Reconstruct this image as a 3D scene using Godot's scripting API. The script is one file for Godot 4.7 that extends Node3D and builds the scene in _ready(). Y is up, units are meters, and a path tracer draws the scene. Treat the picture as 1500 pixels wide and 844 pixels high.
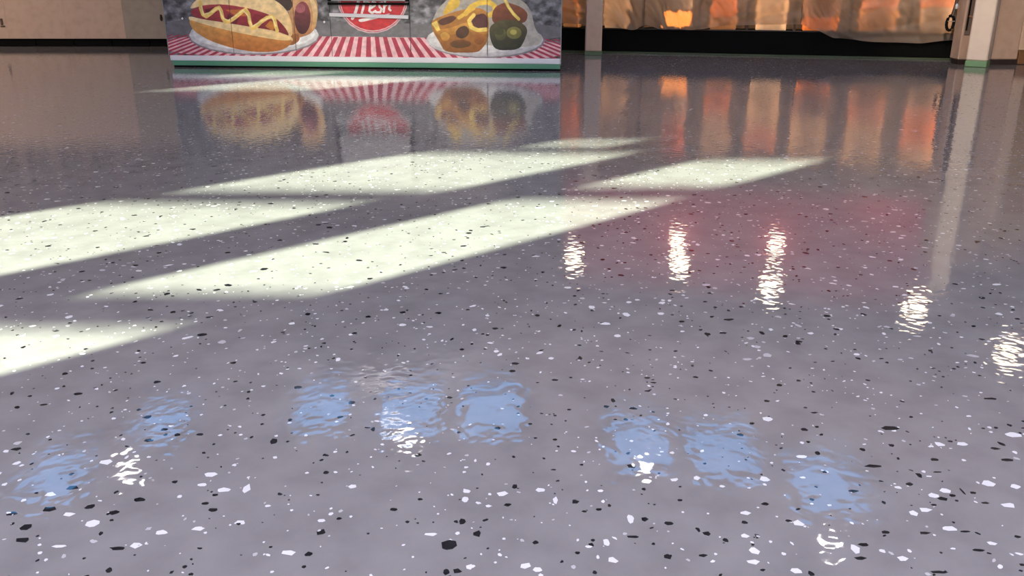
extends Node3D
# A hall with a glossy flake floor: food kiosk, plastic-wrapped display case, posts, sun through the shop front behind the camera.

var M := {}
var taken := {}
var rng := RandomNumberGenerator.new()

# ---------------------------------------------------------------- helpers
func lin(r: float, g: float, b: float) -> Color:
	return Color(r, g, b).linear_to_srgb()

func mat(c: Color, rough := 0.6, metal := 0.0) -> StandardMaterial3D:
	var m := StandardMaterial3D.new()
	m.albedo_color = c
	m.roughness = rough
	m.metallic = metal
	return m

func glow(c: Color, energy: float) -> StandardMaterial3D:
	var m := mat(c, 0.5)
	m.emission_enabled = true
	m.emission = c
	m.emission_energy_multiplier = energy
	return m

func noise_tex(freq: float, size := 512, octaves := 3, ramp: Array = [], seed_ := 1, kind := FastNoiseLite.TYPE_SIMPLEX_SMOOTH) -> NoiseTexture2D:
	var n := FastNoiseLite.new()
	n.noise_type = kind
	n.seed = seed_
	n.frequency = freq
	n.fractal_octaves = octaves
	var t := NoiseTexture2D.new()
	t.width = size
	t.height = size
	t.seamless = true
	t.noise = n
	if ramp.size():
		var g := Gradient.new()
		g.offsets = PackedFloat32Array(ramp.map(func(a): return a[0]))
		g.colors = PackedColorArray(ramp.map(func(a): return a[1]))
		t.color_ramp = g
	return t

func mottled(c: Color, spread: float, tile: float, rough := 0.6, seed_ := 3) -> StandardMaterial3D:
	var m := mat(Color.WHITE, rough)
	m.albedo_texture = noise_tex(0.012, 512, 5, [[0.0, c.darkened(spread)], [0.5, c], [1.0, c.lightened(spread)]], seed_)
	m.uv1_triplanar = true
	m.uv1_world_triplanar = true
	m.uv1_scale = Vector3.ONE / tile
	return m

func numbered(called: String) -> String:
	if not taken.has(called):
		taken[called] = 0
		return called
	taken[called] += 1
	return "%s_%03d" % [called, taken[called]]

func new_st() -> SurfaceTool:
	var st := SurfaceTool.new()
	st.begin(Mesh.PRIMITIVE_TRIANGLES)
	st.set_smooth_group(-1)
	return st

func tri(st: SurfaceTool, a: Vector3, b: Vector3, c: Vector3, out: Vector3) -> void:
	# front faces run clockwise seen from outside
	if (b - a).cross(c - a).dot(out) > 0.0:
		var k := b
		b = c
		c = k
	st.add_vertex(a); st.add_vertex(b); st.add_vertex(c)

func quad(st: SurfaceTool, a: Vector3, b: Vector3, c: Vector3, d: Vector3, out: Vector3) -> void:
	tri(st, a, b, c, out)
	tri(st, a, c, d, out)

# a box with chamfered edges, centred at c
func cbox(st: SurfaceTool, c: Vector3, s: Vector3, ch := 0.006, t := Transform3D()) -> void:
	var h := s * 0.5
	ch = minf(ch, minf(h.x, minf(h.y, h.z)) * 0.6)
	var ax := [Vector3(1, 0, 0), Vector3(0, 1, 0), Vector3(0, 0, 1)]
	var hh := [h.x, h.y, h.z]
	var p := func(sx: float, sy: float, sz: float, flat: int) -> Vector3:
		var v := Vector3(sx * (h.x - (0.0 if flat == 0 else ch)), sy * (h.y - (0.0 if flat == 1 else ch)), sz * (h.z - (0.0 if flat == 2 else ch)))
		return t * (c + v)
	for i in 3:
		var j := (i + 1) % 3
		var k := (i + 2) % 3
		for s1 in [-1.0, 1.0]:
			var q := []
			for e in [[-1.0, -1.0], [1.0, -1.0], [1.0, 1.0], [-1.0, 1.0]]:
				var sg := [0.0, 0.0, 0.0]
				sg[i] = s1; sg[j] = e[0]; sg[k] = e[1]
				q.append(p.call(sg[0], sg[1], sg[2], i))
			quad(st, q[0], q[1], q[2], q[3], t.basis * (ax[i] * s1))
			for s2 in [-1.0, 1.0]:       # the chamfer along axis k between faces i and j
				var e4 := []
				for w in [[i, -1.0], [i, 1.0], [j, 1.0], [j, -1.0]]:
					var sg2 := [0.0, 0.0, 0.0]
					sg2[i] = s1; sg2[j] = s2; sg2[k] = w[1]
					e4.append(p.call(sg2[0], sg2[1], sg2[2], w[0]))
				quad(st, e4[0], e4[1], e4[2], e4[3], t.basis * (ax[i] * s1 + ax[j] * s2))
	for a in [-1.0, 1.0]:
		for b in [-1.0, 1.0]:
			for d in [-1.0, 1.0]:
				tri(st, p.call(a, b, d, 0), p.call(a, b, d, 1), p.call(a, b, d, 2), t.basis * Vector3(a, b, d))

func lathe(st: SurfaceTool, prof: Array, at: Vector3, n := 24) -> void:
	# prof: [radius, height] from bottom to top round the y axis
	for i in prof.size() - 1:
		for k in n:
			var a0 := TAU * k / n
			var a1 := TAU * (k + 1) / n
			var r0: float = prof[i][0]
			var r1: float = prof[i + 1][0]
			var y0: float = prof[i][1]
			var y1: float = prof[i + 1][1]
			var A := at + Vector3(cos(a0) * r0, y0, sin(a0) * r0)
			var B := at + Vector3(cos(a1) * r0, y0, sin(a1) * r0)
			var C := at + Vector3(cos(a1) * r1, y1, sin(a1) * r1)
			var D := at + Vector3(cos(a0) * r1, y1, sin(a0) * r1)
			var am := (a0 + a1) / 2.0
			var out := Vector3(cos(am) * (y1 - y0), -(r1 - r0), sin(am) * (y1 - y0))
			if r0 > 0.0001: tri(st, A, B, C, out)
			if r1 > 0.0001: tri(st, A, C, D, out)

func tube(st: SurfaceTool, pts: Array, r: float, n := 10) -> void:
	var rings := []
	for i in pts.size():
		var d: Vector3 = (pts[mini(i + 1, pts.size() - 1)] - pts[maxi(i - 1, 0)]).normalized()
		var u := d.cross(Vector3.UP if absf(d.y) < 0.9 else Vector3.RIGHT).normalized()
		var v := d.cross(u).normalized()
		var ring := []
		for k in n:
			ring.append(pts[i] + (u * cos(TAU * k / n) + v * sin(TAU * k / n)) * r)
		rings.append(ring)
	for i in pts.size() - 1:
		for k in n:
			var a: Vector3 = rings[i][k]
			var b: Vector3 = rings[i][(k + 1) % n]
			var c: Vector3 = rings[i + 1][(k + 1) % n]
			var e: Vector3 = rings[i + 1][k]
			quad(st, a, b, c, e, (a + b + c + e) / 4.0 - (pts[i] + pts[i + 1]) / 2.0)
	for end in [0, pts.size() - 1]:
		for k in n:
			tri(st, pts[end], rings[end][k], rings[end][(k + 1) % n], pts[end] - pts[1 if end == 0 else pts.size() - 2])

func mesh(st: SurfaceTool, called: String, m: Material, parent: Node = self, smooth := false) -> MeshInstance3D:
	st.generate_normals()
	var o := MeshInstance3D.new()
	o.name = numbered(called) if parent == self else called
	o.mesh = st.commit()
	o.material_override = m
	parent.add_child(o, true)
	return o

func tag(o: Node, label: String, category := "", group := "") -> void:
	o.set_meta("label", label)
	if category: o.set_meta("category", category)
	if group: o.set_meta("group", group)

func struct(o: Node, label := "") -> Node:
	o.set_meta("kind", "structure")
	if label: o.set_meta("label", label)
	return o

func base(called: String, at: Vector3, turn := 0.0) -> Node3D:
	var o := Node3D.new()
	o.name = numbered(called)
	o.position = at
	o.rotation.y = turn
	add_child(o, true)
	return o

# a thick sheet with rectangular holes: rows of boxes. lo, hi and holes as [u0, u1, v0, v1]; put turns (u, v, w) into a point
func sheet(st: SurfaceTool, area: Array, holes: Array, w0: float, w1: float, flat: bool) -> void:
	var us := [area[0], area[1]]
	var vs := [area[2], area[3]]
	for h in holes:
		us.append_array([h[0], h[1]])
		vs.append_array([h[2], h[3]])
	us.sort(); vs.sort()
	for j in vs.size() - 1:
		if vs[j + 1] - vs[j] < 0.0001: continue
		var vm: float = (vs[j] + vs[j + 1]) / 2.0
		var start := NAN
		for i in us.size() - 1:
			var um: float = (us[i] + us[i + 1]) / 2.0
			var open := false
			for h in holes:
				if um > h[0] and um < h[1] and vm > h[2] and vm < h[3]: open = true
			if us[i + 1] - us[i] < 0.0001: continue
			if not open and is_nan(start): start = us[i]
			var last: bool = i == us.size() - 2
			if (open or last) and not is_nan(start):
				var stop: float = us[i] if open else us[i + 1]
				var c := Vector3((start + stop) / 2.0, vm, (w0 + w1) / 2.0)
				var s := Vector3(stop - start, vs[j + 1] - vs[j], w1 - w0)
				if flat:
					c = Vector3(c.x, c.z, c.y); s = Vector3(s.x, s.z, s.y)
				cbox(st, c, s, 0.0001)
				start = NAN

# ---------------------------------------------------------------- the scene
func _ready() -> void:
	rng.seed = 20240
	# camera
	var cam := Camera3D.new()
	cam.name = "camera"
	cam.position = Vector3(0, 1.46, 0)
	cam.rotation_degrees.x = -19.56
	cam.fov = 35.97
	cam.near = 0.05
	cam.far = 200.0
	add_child(cam)
	cam.current = true
	# sky and exposure
	var env := Environment.new()
	var sky := Sky.new()
	var psm := ProceduralSkyMaterial.new()
	psm.sky_top_color = lin(0.11, 0.43, 0.95)
	psm.sky_horizon_color = lin(0.55, 0.72, 0.95)
	psm.sky_energy_multiplier = 1.9
	psm.ground_bottom_color = lin(0.25, 0.24, 0.22)
	psm.ground_horizon_color = lin(0.35, 0.36, 0.36)
	psm.ground_energy_multiplier = 2.0
	psm.sun_angle_max = 2.0
	sky.sky_material = psm
	env.background_mode = Environment.BG_SKY
	env.sky = sky
	env.tonemap_mode = Environment.TONE_MAPPER_LINEAR
	env.tonemap_exposure = 1.0
	env.sdfgi_enabled = true
	env.ssao_enabled = true
	env.ssil_enabled = true
	var we := WorldEnvironment.new()
	we.name = "world_environment"
	we.environment = env
	add_child(we)
	# low sun through the shop front behind the camera
	var sun := DirectionalLight3D.new()
	sun.name = "sun"
	sun.light_color = lin(0.88, 1.0, 0.70)
	sun.light_energy = 30.0
	sun.light_angular_distance = 0.65
	sun.shadow_enabled = true
	add_child(sun)
	sun.look_at_from_position(Vector3.ZERO, Vector3(1.08, -0.36, -1.0))
	materials()
	shell()
	floor_()
	kiosk()
	case_()
	right_side()
	lamps()

func materials() -> void:
	M.white = mat(lin(0.84, 0.83, 0.88), 0.35)
	M.green = mat(lin(0.10, 0.30, 0.19), 0.4)
	M.black = mat(lin(0.006, 0.006, 0.006), 0.7)
	M.black.metallic_specular = 0.15
	M.dark = mat(lin(0.03, 0.028, 0.03), 0.5)
	M.cream = mottled(lin(0.64, 0.46, 0.35), 0.05, 1.4, 0.5, 5)
	M.metal = mat(lin(0.55, 0.55, 0.55), 0.35, 0.9)
	M.pane = mat(Color(0.95, 0.98, 0.96, 0.06), 0.02)
	M.pane.transparency = BaseMaterial3D.TRANSPARENCY_ALPHA
	M.rib = mat(lin(0.24, 0.19, 0.19), 0.7)
	M.frame = mat(lin(0.12, 0.12, 0.13), 0.4, 0.6)

func shell() -> void:
	# ceiling with skylight openings
	var lights := [[-4.0, -3.0, -15.7, -13.7], [-2.45, -1.3, -15.7, -13.6], [-0.9, 0.2, -15.8, -13.5], [1.65, 2.7, -14.4, -12.4], [2.95, 4.1, -14.1, -12.1], [4.35, 5.5, -13.0, -11.2], [-7.8, -6.75, -13.2, -11.5], [-6.65, -5.7, -14.9, -13.3]]
	var st := new_st()
	sheet(st, [-26.3, 14.3, -21.3, 2.3], lights, 6.0, 6.25, true)
	struct(mesh(st, "ceiling", mottled(lin(0.78, 0.77, 0.80), 0.04, 3.0, 0.8, 8)))
	var n := 0
	for l in lights:
		n += 1
		window("window_%d" % n, l, true)
	# the shop front behind the camera: windows in a grid of mullions
	var panes := [[-8.68, -7.41, 2.18, 2.87], [-8.57, -7.43, 3.0, 3.36], [-8.68, -7.50, 1.25, 2.04], [-11.30, -9.29, 2.95, 3.47], [-11.38, -9.44, 2.11, 2.84], [-10.68, -9.79, 3.57, 3.69], [-19.83, -17.64, 5.02, 5.55], [-21.48, -20.04, 5.62, 5.86]]
	st = new_st()
	sheet(st, [-26.3, 14.3, 0.0, 6.0], panes, 2.0, 2.08, false)
	struct(mesh(st, "wall_front", mottled(lin(0.5, 0.47, 0.45), 0.05, 2.0, 0.8, 9)))
	for l in panes:
		n += 1
		window("window_%d" % n, l, false)
	# unseen screen added above the roof to keep low sun off the skylights
	st = new_st()
	cbox(st, Vector3(-6.0, 7.35, -11.0), Vector3(46.0, 2.2, 0.2))
	struct(mesh(st, "wall_added_sun_screen", mat(lin(0.4, 0.4, 0.4), 0.9)))
	# side walls
	st = new_st()
	cbox(st, Vector3(-26.15, 3.0, -9.6), Vector3(0.3, 6.0, 23.8))
	struct(mesh(st, "wall_left", mottled(lin(0.45, 0.40, 0.37), 0.05, 2.0, 0.8, 10)))
	st = new_st()
	cbox(st, Vector3(14.15, 3.0, -9.6), Vector3(0.3, 6.0, 23.8))
	struct(mesh(st, "wall_right", mottled(lin(0.45, 0.40, 0.37), 0.05, 2.0, 0.8, 11)))
	# back wall: dark above, beige sheets below
	st = new_st()
	cbox(st, Vector3(-6.0, 3.0, -20.15), Vector3(40.6, 6.0, 0.3))
	var wb = struct(mesh(st, "wall_back", mottled(lin(0.15, 0.12, 0.125), 0.25, 1.2, 0.7, 12)))
	var beige := mottled(lin(0.62, 0.43, 0.33), 0.07, 1.6, 0.55, 13)
	var grey := mottled(lin(0.40, 0.32, 0.26), 0.06, 1.6, 0.55, 14)
	st = new_st()
	cbox(st, Vector3(0, 1.13, 0), Vector3(1.2185, 1.94, 0.74), 0.002)
	st.generate_normals()
	var pm := st.commit()
	for i in 16:
		var o := MeshInstance3D.new()
		o.name = "wall_panel"
		o.mesh = pm
		o.position = Vector3(-8.69 - 1.22 * i, 0, -19.63)
		o.material_override = beige
		wb.add_child(o, true)
	for i in 3:
		var o2 := MeshInstance3D.new()
		o2.name = "wall_panel"
		o2.mesh = pm
		o2.position = Vector3(-7.46 + 1.22 * i, 0, -19.60)
		o2.material_override = grey
		wb.add_child(o2, true)
	# pilaster strips on the dark wall above the sheets
	for i in 24:
		st = new_st()
		cbox(st, Vector3(-8.2 - 0.72 * i, 4.0, -19.97), Vector3(0.22, 3.7, 0.06), 0.01)
		mesh(st, "wall_rib", M.rib, wb)
	# dark plinth boards under the sheets
	var bb := base("baseboard_back", Vector3.ZERO)
	struct(bb)
	for i in 24:
		st = new_st()
		cbox(st, Vector3(-5.6 - 0.8 * i, 0.08, -19.31), Vector3(0.785, 0.15, 0.05), 0.006)
		mesh(st, "plinth_board", M.black, bb)
	var out1 := base("wall_outlet", Vector3(-10.62, 0.50, -19.255))
	st = new_st(); cbox(st, Vector3.ZERO, Vector3(0.05, 0.13, 0.02), 0.005); mesh(st, "cover", mat(lin(0.12, 0.07, 0.05), 0.5), out1)
	st = new_st(); cbox(st, Vector3(0.01, -0.09, 0), Vector3(0.09, 0.03, 0.03), 0.005); mesh(st, "socket", mat(lin(0.12, 0.07, 0.05), 0.5), out1)
	tag(out1, "small brown L-shaped fitting on the beige wall panels", "fitting")
	var out2 := base("wall_plug", Vector3(-7.28, 0.58, -19.225))
	st = new_st(); lathe(st, [[0.0, -0.07], [0.018, -0.05], [0.026, 0.0], [0.018, 0.06], [0.0, 0.07]], Vector3.ZERO, 10); mesh(st, "body", mat(lin(0.035, 0.015, 0.012), 0.5), out2)
	st = new_st(); cbox(st, Vector3(0, 0, -0.014), Vector3(0.03, 0.06, 0.01), 0.003); mesh(st, "plate", mat(lin(0.05, 0.03, 0.02), 0.5), out2)
	tag(out2, "dark oval plug on the grey-brown wall panel beside the food kiosk", "plug")

func window(called: String, l: Array, flat: bool) -> void:
	var o := base(called, Vector3.ZERO)
	struct(o, "skylight in the ceiling with a metal frame" if flat else "shop front window pane in a dark metal frame")
	var f := new_st()
	var p := new_st()
	var w := 0.03
	var cu: float = (l[0] + l[1]) / 2.0
	var cv: float = (l[2] + l[3]) / 2.0
	var du: float = l[1] - l[0]
	var dv: float = l[3] - l[2]
	for b in [[cu, l[2] - w / 2, du + 2 * w, w], [cu, l[3] + w / 2, du + 2 * w, w], [l[0] - w / 2, cv, w, dv], [l[1] + w / 2, cv, w, dv]]:
		if flat: cbox(f, Vector3(b[0], 6.28, b[1]), Vector3(b[2], 0.06, b[3]), 0.004)
		else: cbox(f, Vector3(b[0], b[1], 2.09), Vector3(b[2], b[3], 0.03), 0.004)
	if flat: cbox(p, Vector3(cu, 6.28, cv), Vector3(du, 0.008, dv), 0.001)
	else: cbox(p, Vector3(cu, cv, 2.09), Vector3(du, dv, 0.006), 0.001)
	mesh(f, "window_frame", M.frame, o)
	mesh(p, "pane", M.pane, o)

# ---------------------------------------------------------------- floor
func coat(c: Color) -> StandardMaterial3D:
	# the clear top coat: glossy, with the slight ripple of poured resin
	var m := mat(c, 0.035)
	m.heightmap_enabled = true
	m.heightmap_texture = M.ripple
	m.heightmap_scale = 0.057
	m.uv1_triplanar = true
	m.uv1_world_triplanar = true
	m.uv1_scale = Vector3.ONE / 1.7
	return m

func chip_mesh(vs: PackedVector3Array, ns: PackedVector3Array, cs: PackedColorArray, idx: PackedInt32Array) -> ArrayMesh:
	var a := []
	a.resize(Mesh.ARRAY_MAX)
	a[Mesh.ARRAY_VERTEX] = vs
	a[Mesh.ARRAY_NORMAL] = ns
	a[Mesh.ARRAY_COLOR] = cs
	a[Mesh.ARRAY_INDEX] = idx
	var m := ArrayMesh.new()
	m.add_surface_from_arrays(Mesh.PRIMITIVE_TRIANGLES, a)
	return m

func floor_() -> void:
	M.ripple = noise_tex(0.021, 1024, 2, [], 31)
	var fm := coat(Color.WHITE)
	var c := lin(0.207, 0.194, 0.208)
	fm.albedo_texture = noise_tex(0.006, 1024, 6, [[0.0, c.darkened(0.07)], [0.5, c], [1.0, c.lightened(0.05)]], 33)
	var st := new_st()
	quad(st, Vector3(-26.3, 0, 2.3), Vector3(14.3, 0, 2.3), Vector3(14.3, 0, -20.3), Vector3(-26.3, 0, -20.3), Vector3.UP)
	cbox(st, Vector3(-6.0, -0.16, -9.0), Vector3(40.6, 0.3, 22.6), 0.001)
	var fl := mesh(st, "floor", fm)
	struct(fl, "glossy grey flake resin floor")
	var chips := coat(Color.WHITE)
	chips.vertex_color_use_as_albedo = true
	var white := Color(0.64, 0.63, 0.68)
	var pale := Color(0.42, 0.405, 0.44)
	var black := Color(0.010, 0.009, 0.012)
	# chips that can be picked apart one by one: [x, z, width mm, depth mm, 0 black 1 white]
	var big := [
[-0.927,-3.755,26,39,0],[-1.328,-3.512,44,31,0],[-1.464,-3.221,24,20,0],[-1.726,-3.119,21,25,0],[-1.596,-2.947,37,23,0],[-1.763,-2.927,17,14,0],[-1.679,-2.859,31,16,0],[-1.344,-3.046,28,24,0],
[-1.107,-3.221,26,23,0],[-1.271,-2.765,31,25,0],[-1.205,-2.601,27,23,0],[-1.18,-2.674,25,19,0],[-1.123,-2.638,22,19,0],[-1.048,-2.641,27,19,0],[-0.788,-2.594,29,36,0],[-1.614,-2.543,34,22,0],
[-1.323,-2.313,40,23,0],[-1.335,-2.202,48,28,0],[-1.357,-2.111,36,29,0],[-1.335,-2.054,40,28,0],[-1.431,-2.178,30,21,0],[-1.224,-2.214,29,25,0],[-1.141,-2.183,33,21,0],[-1.094,-2.25,38,22,0],
[-1.061,-2.016,42,18,0],[-1.045,-1.923,18,22,0],[-1.026,-2.347,18,19,0],[-0.862,-2.197,28,21,0],[-0.896,-2.23,20,16,0],[-0.881,-2.274,18,16,0],[-0.168,-2.032,45,52,0],[-0.096,-2.081,24,32,0],
[-0.14,-2.139,18,33,0],[-0.141,-1.92,24,20,0],[-0.169,-1.916,17,25,0],[-0.529,-2.089,28,26,0],[-0.541,-1.99,23,21,0],[-0.341,-2.199,23,14,0],[-0.269,-2.252,17,13,0],[-0.012,-2.223,21,19,0],
[0.185,-2.239,23,23,0],[0.251,-2.2,18,14,0],[0.008,-2.322,17,27,0],[0.065,-2.042,17,17,0],[0.283,-2.22,12,16,0],[-0.471,-2.676,17,29,0],[-0.431,-2.641,19,16,0],[-0.386,-2.648,21,21,0],
[-0.576,-2.4,18,18,0],[-0.577,-2.875,28,27,0],[-0.599,-2.765,22,20,0],[-0.659,-2.93,18,17,0],[-0.8,-2.999,37,23,0],[-0.227,-2.916,23,19,0],[-0.048,-2.684,24,19,0],[0.013,-3.215,30,23,0],
[0.001,-3.144,27,22,0],[0.274,-3.268,19,34,0],[0.164,-3.064,26,18,0],[0.365,-2.891,15,33,0],[0.337,-2.843,20,21,0],[0.221,-2.052,12,14,0],[0.175,-1.996,13,12,0],[-0.542,-1.937,13,11,0],
[-0.301,-2.506,27,19,0],[0.376,-2.437,33,25,0],[0.394,-2.747,19,20,0],[0.431,-2.83,30,21,0],[0.375,-2.151,24,23,0],[0.441,-2.131,30,20,0],[0.331,-2.067,34,13,0],[0.414,-1.98,25,26,0],
[0.538,-2.084,22,22,0],[0.516,-2.105,14,13,0],[0.583,-2.052,18,19,0],[0.674,-2.07,18,25,0],[0.655,-2.136,19,18,0],[0.508,-1.984,25,12,0],[0.739,-2.227,26,18,0],[0.781,-2.143,21,15,0],
[0.825,-2.718,22,17,0],[0.921,-2.889,31,19,0],[0.764,-2.638,24,21,0],[1.004,-3.019,22,21,0],[1.088,-3.058,19,18,0],[0.992,-2.676,27,22,0],[0.984,-2.519,17,24,0],[1.064,-2.798,28,18,0],
[0.969,-2.402,16,14,0],[0.845,-2.414,14,16,0],[0.493,-2.248,15,14,0],[0.703,-3.088,22,18,0],[0.502,-2.97,26,14,0],[0.518,-3.082,24,15,0],[0.535,-3.04,24,15,0],[0.968,-3.687,57,29,0],
[0.907,-3.531,33,23,0],[0.771,-1.91,18,19,0],[0.882,-2.25,13,16,0],[1.103,-1.915,47,15,0],[1.252,-2.008,37,12,0],[1.135,-2.439,54,20,0],[1.286,-2.684,57,27,0],[1.268,-2.253,29,23,0],
[1.254,-2.383,23,27,0],[1.202,-2.333,23,19,0],[1.344,-2.479,29,18,0],[1.243,-2.567,22,19,0],[1.139,-2.541,22,24,0],[1.02,-2.296,30,18,0],[1.035,-2.088,25,16,0],[0.951,-2.032,29,17,0],
[0.921,-1.974,32,16,0],[1.574,-2.547,34,18,0],[1.574,-2.475,37,20,0],[1.383,-2.233,27,12,0],[1.74,-2.906,45,19,0],[1.139,-2.086,37,13,0],[1.345,-2.294,7,44,0],[1.373,-2.287,21,13,0],
[1.388,-2.068,19,13,0],[1.334,-1.945,15,12,0],[1.256,-2.092,27,9,0],[1.318,-2.402,28,7,0],[-1.18,-2.131,37,36,1],[-1.287,-2.461,44,38,1],[-0.798,-2.311,26,53,1],[-0.864,-2.303,40,26,1],
[-0.931,-2.39,46,28,1],[-0.764,-2.134,33,23,1],[-1.37,-2.279,33,26,1],[-0.938,-2.33,34,19,1],[-1.266,-2.175,38,20,1],[-1.223,-2.025,37,15,1],[-1.017,-2.028,31,27,1],[-0.969,-2.087,32,22,1],
[-0.874,-2.105,33,23,1],[-0.597,-1.995,43,24,1],[-0.224,-2.079,39,16,1],[0.034,-1.941,32,26,1],[-0.111,-1.937,23,28,1],[0.084,-2.303,34,22,1],[-0.027,-2.281,34,26,1],[0.127,-2.245,19,39,1],
[-0.139,-2.252,23,29,1],[-0.136,-2.294,25,22,1],[0.258,-2.042,16,34,1],[0.265,-2.298,21,15,1],[0.207,-2.023,21,14,1],[0.065,-1.924,24,22,1],[-0.481,-2.32,24,23,1],[-0.539,-2.143,23,17,1],
[-0.068,-2.216,23,14,1],[0.649,-2.005,34,33,1],[0.633,-1.958,37,26,1],[0.735,-1.921,35,25,1],[0.805,-2.131,31,30,1],[0.669,-2.183,31,21,1],[0.268,-1.964,34,29,1],[0.336,-2.151,22,40,1],
[0.256,-2.042,16,34,1],[0.64,-2.071,24,22,1],[0.567,-2.368,26,31,1],[0.772,-2.361,36,31,1],[0.497,-2.359,31,19,1],[0.888,-2.75,38,30,1],[0.928,-2.495,35,21,1],[0.418,-2.428,38,53,1],
[1.445,-2.337,45,32,1],[1.443,-2.222,45,34,1],[1.217,-2.105,50,22,1],[1.191,-2.197,40,26,1],[1.15,-2.18,28,33,1],[1.034,-1.971,34,20,1],[1.301,-2.038,36,17,1],[1.68,-2.638,52,39,1],
[1.407,-2.575,35,31,1],[1.482,-2.576,41,25,1],[0.922,-2.013,28,38,1],[1.249,-2.272,32,25,1],[1.296,-2.298,40,26,1]
	]
	var all := []
	for b in big:
		all.append([b[0], b[1], b[2] * 0.00105, b[3] * 0.00105, 0.0, black if b[4] == 0 else white])
	# the scatter
	var small := []
	var z := -0.4
	while z > -17.5:
		var half: float = 0.60 * absf(z) + 1.6
		var dz := 0.1
		var count := int(half * 2.0 * dz * 230.0)
		for i in count:
			var x := rng.randf_range(-half, half)
			var zz := z - rng.randf() * dz
			var s := 0.006 + 0.010 * (-log(maxf(rng.randf(), 0.001))) * 0.8
			s = minf(s, 0.038)
			var mapped := zz > -3.25 and absf(x) < 0.62 * absf(zz)
			if mapped: s = minf(s * 0.8, 0.015)
			var k := rng.randf()
			var col := black if k < 0.36 else (white if k < 0.82 else pale)
			small.append([x, zz, s * rng.randf_range(0.8, 1.5), s * rng.randf_range(0.6, 1.1), rng.randf() * TAU, col])
		z -= dz
	# the largest to the eye become chips of their own
	var order := range(small.size())
	var score := func(a): return a[2] / absf(a[1]) if absf(a[0]) < 0.57 * absf(a[1]) * 1.02 and a[1] < -1.95 else 0.0
	var scored := []
	for i in order: scored.append([score.call(small[i]), i])
	scored.sort_custom(func(a, b): return a[0] > b[0])
	var lifted := {}
	for i in 300 - all.size():
		lifted[scored[i][1]] = true
		all.append(small[scored[i][1]])
	for a in all:
		var r := chip_arrays(a, true)
		var o := MeshInstance3D.new()
		o.name = "flake"
		o.mesh = chip_mesh(r[0], r[1], r[2], r[3])
		o.material_override = chips
		fl.add_child(o, true)
	var V := PackedVector3Array(); var N := PackedVector3Array(); var C := PackedColorArray(); var I := PackedInt32Array()
	for i in small.size():
		if lifted.has(i): continue
		var r2 := chip_arrays(small[i], small[i][1] > -4.0)
		var off := V.size()
		V.append_array(r2[0]); N.append_array(r2[1]); C.append_array(r2[2])
		for k in r2[3]: I.append(off + k)
	var sc := MeshInstance3D.new()
	sc.name = "flake_scatter"
	sc.mesh = chip_mesh(V, N, C, I)
	sc.material_override = chips
	sc.set_meta("kind", "stuff")
	sc.set_meta("label", "small black and white flakes strewn in the resin")
	fl.add_child(sc)

func chip_arrays(a: Array, sides: bool) -> Array:
	var y := rng.randf_range(0.0003, 0.0008)
	var n := rng.randi_range(5, 7)
	var vs := PackedVector3Array(); var ns := PackedVector3Array(); var cs := PackedColorArray(); var idx := PackedInt32Array()
	var ring := []
	for k in n:
		var an := TAU * (k + rng.randf_range(-0.3, 0.3)) / n
		var r := rng.randf_range(0.74, 1.12)
		var v := Vector2(cos(an) * a[2] * 0.5 * r, sin(an) * a[3] * 0.5 * r).rotated(a[4])
		ring.append(v)
		vs.append(Vector3(a[0] + v.x, y, a[1] + v.y)); ns.append(Vector3.UP); cs.append(a[5])
	for k in range(1, n - 1):
		idx.append_array([0, k, k + 1])
	if sides:
		for k in n:
			var p: Vector2 = ring[k]
			var q: Vector2 = ring[(k + 1) % n]
			var out := Vector3(q.y - p.y, 0, p.x - q.x).normalized()
			var f := vs.size()
			for e in [[p, y], [q, y], [q, 0.0], [p, 0.0]]:
				vs.append(Vector3(a[0] + e[0].x, e[1], a[1] + e[0].y)); ns.append(out); cs.append(a[5])
			idx.append_array([f, f + 2, f + 1, f, f + 3, f + 2])
	return [vs, ns, cs, idx]

# ---------------------------------------------------------------- the printed food graphic
const PX := 320.0
const TOP := 2.2
const LOW := 0.15
func paint_poly(im: Image, pts: PackedVector2Array, c0: Color, c1: Color) -> void:
	var lo := 1e9
	var hi := -1e9
	for p in pts:
		lo = minf(lo, p.y); hi = maxf(hi, p.y)
	for y in range(maxi(0, int(floor(lo))), mini(im.get_height(), int(ceil(hi)) + 1)):
		var yc := y + 0.5
		var xs := []
		for i in pts.size():
			var a := pts[i]
			var b := pts[(i + 1) % pts.size()]
			if (a.y <= yc) != (b.y <= yc):
				xs.append(a.x + (yc - a.y) / (b.y - a.y) * (b.x - a.x))
		xs.sort()
		var c := c0.lerp(c1, clampf((yc - lo) / maxf(hi - lo, 1.0), 0.0, 1.0))
		for k in range(0, xs.size() - 1, 2):
			var x0 := int(round(xs[k]))
			var x1 := int(round(xs[k + 1]))
			if x1 > x0: im.fill_rect(Rect2i(x0, y, x1 - x0, 1), c)

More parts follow.
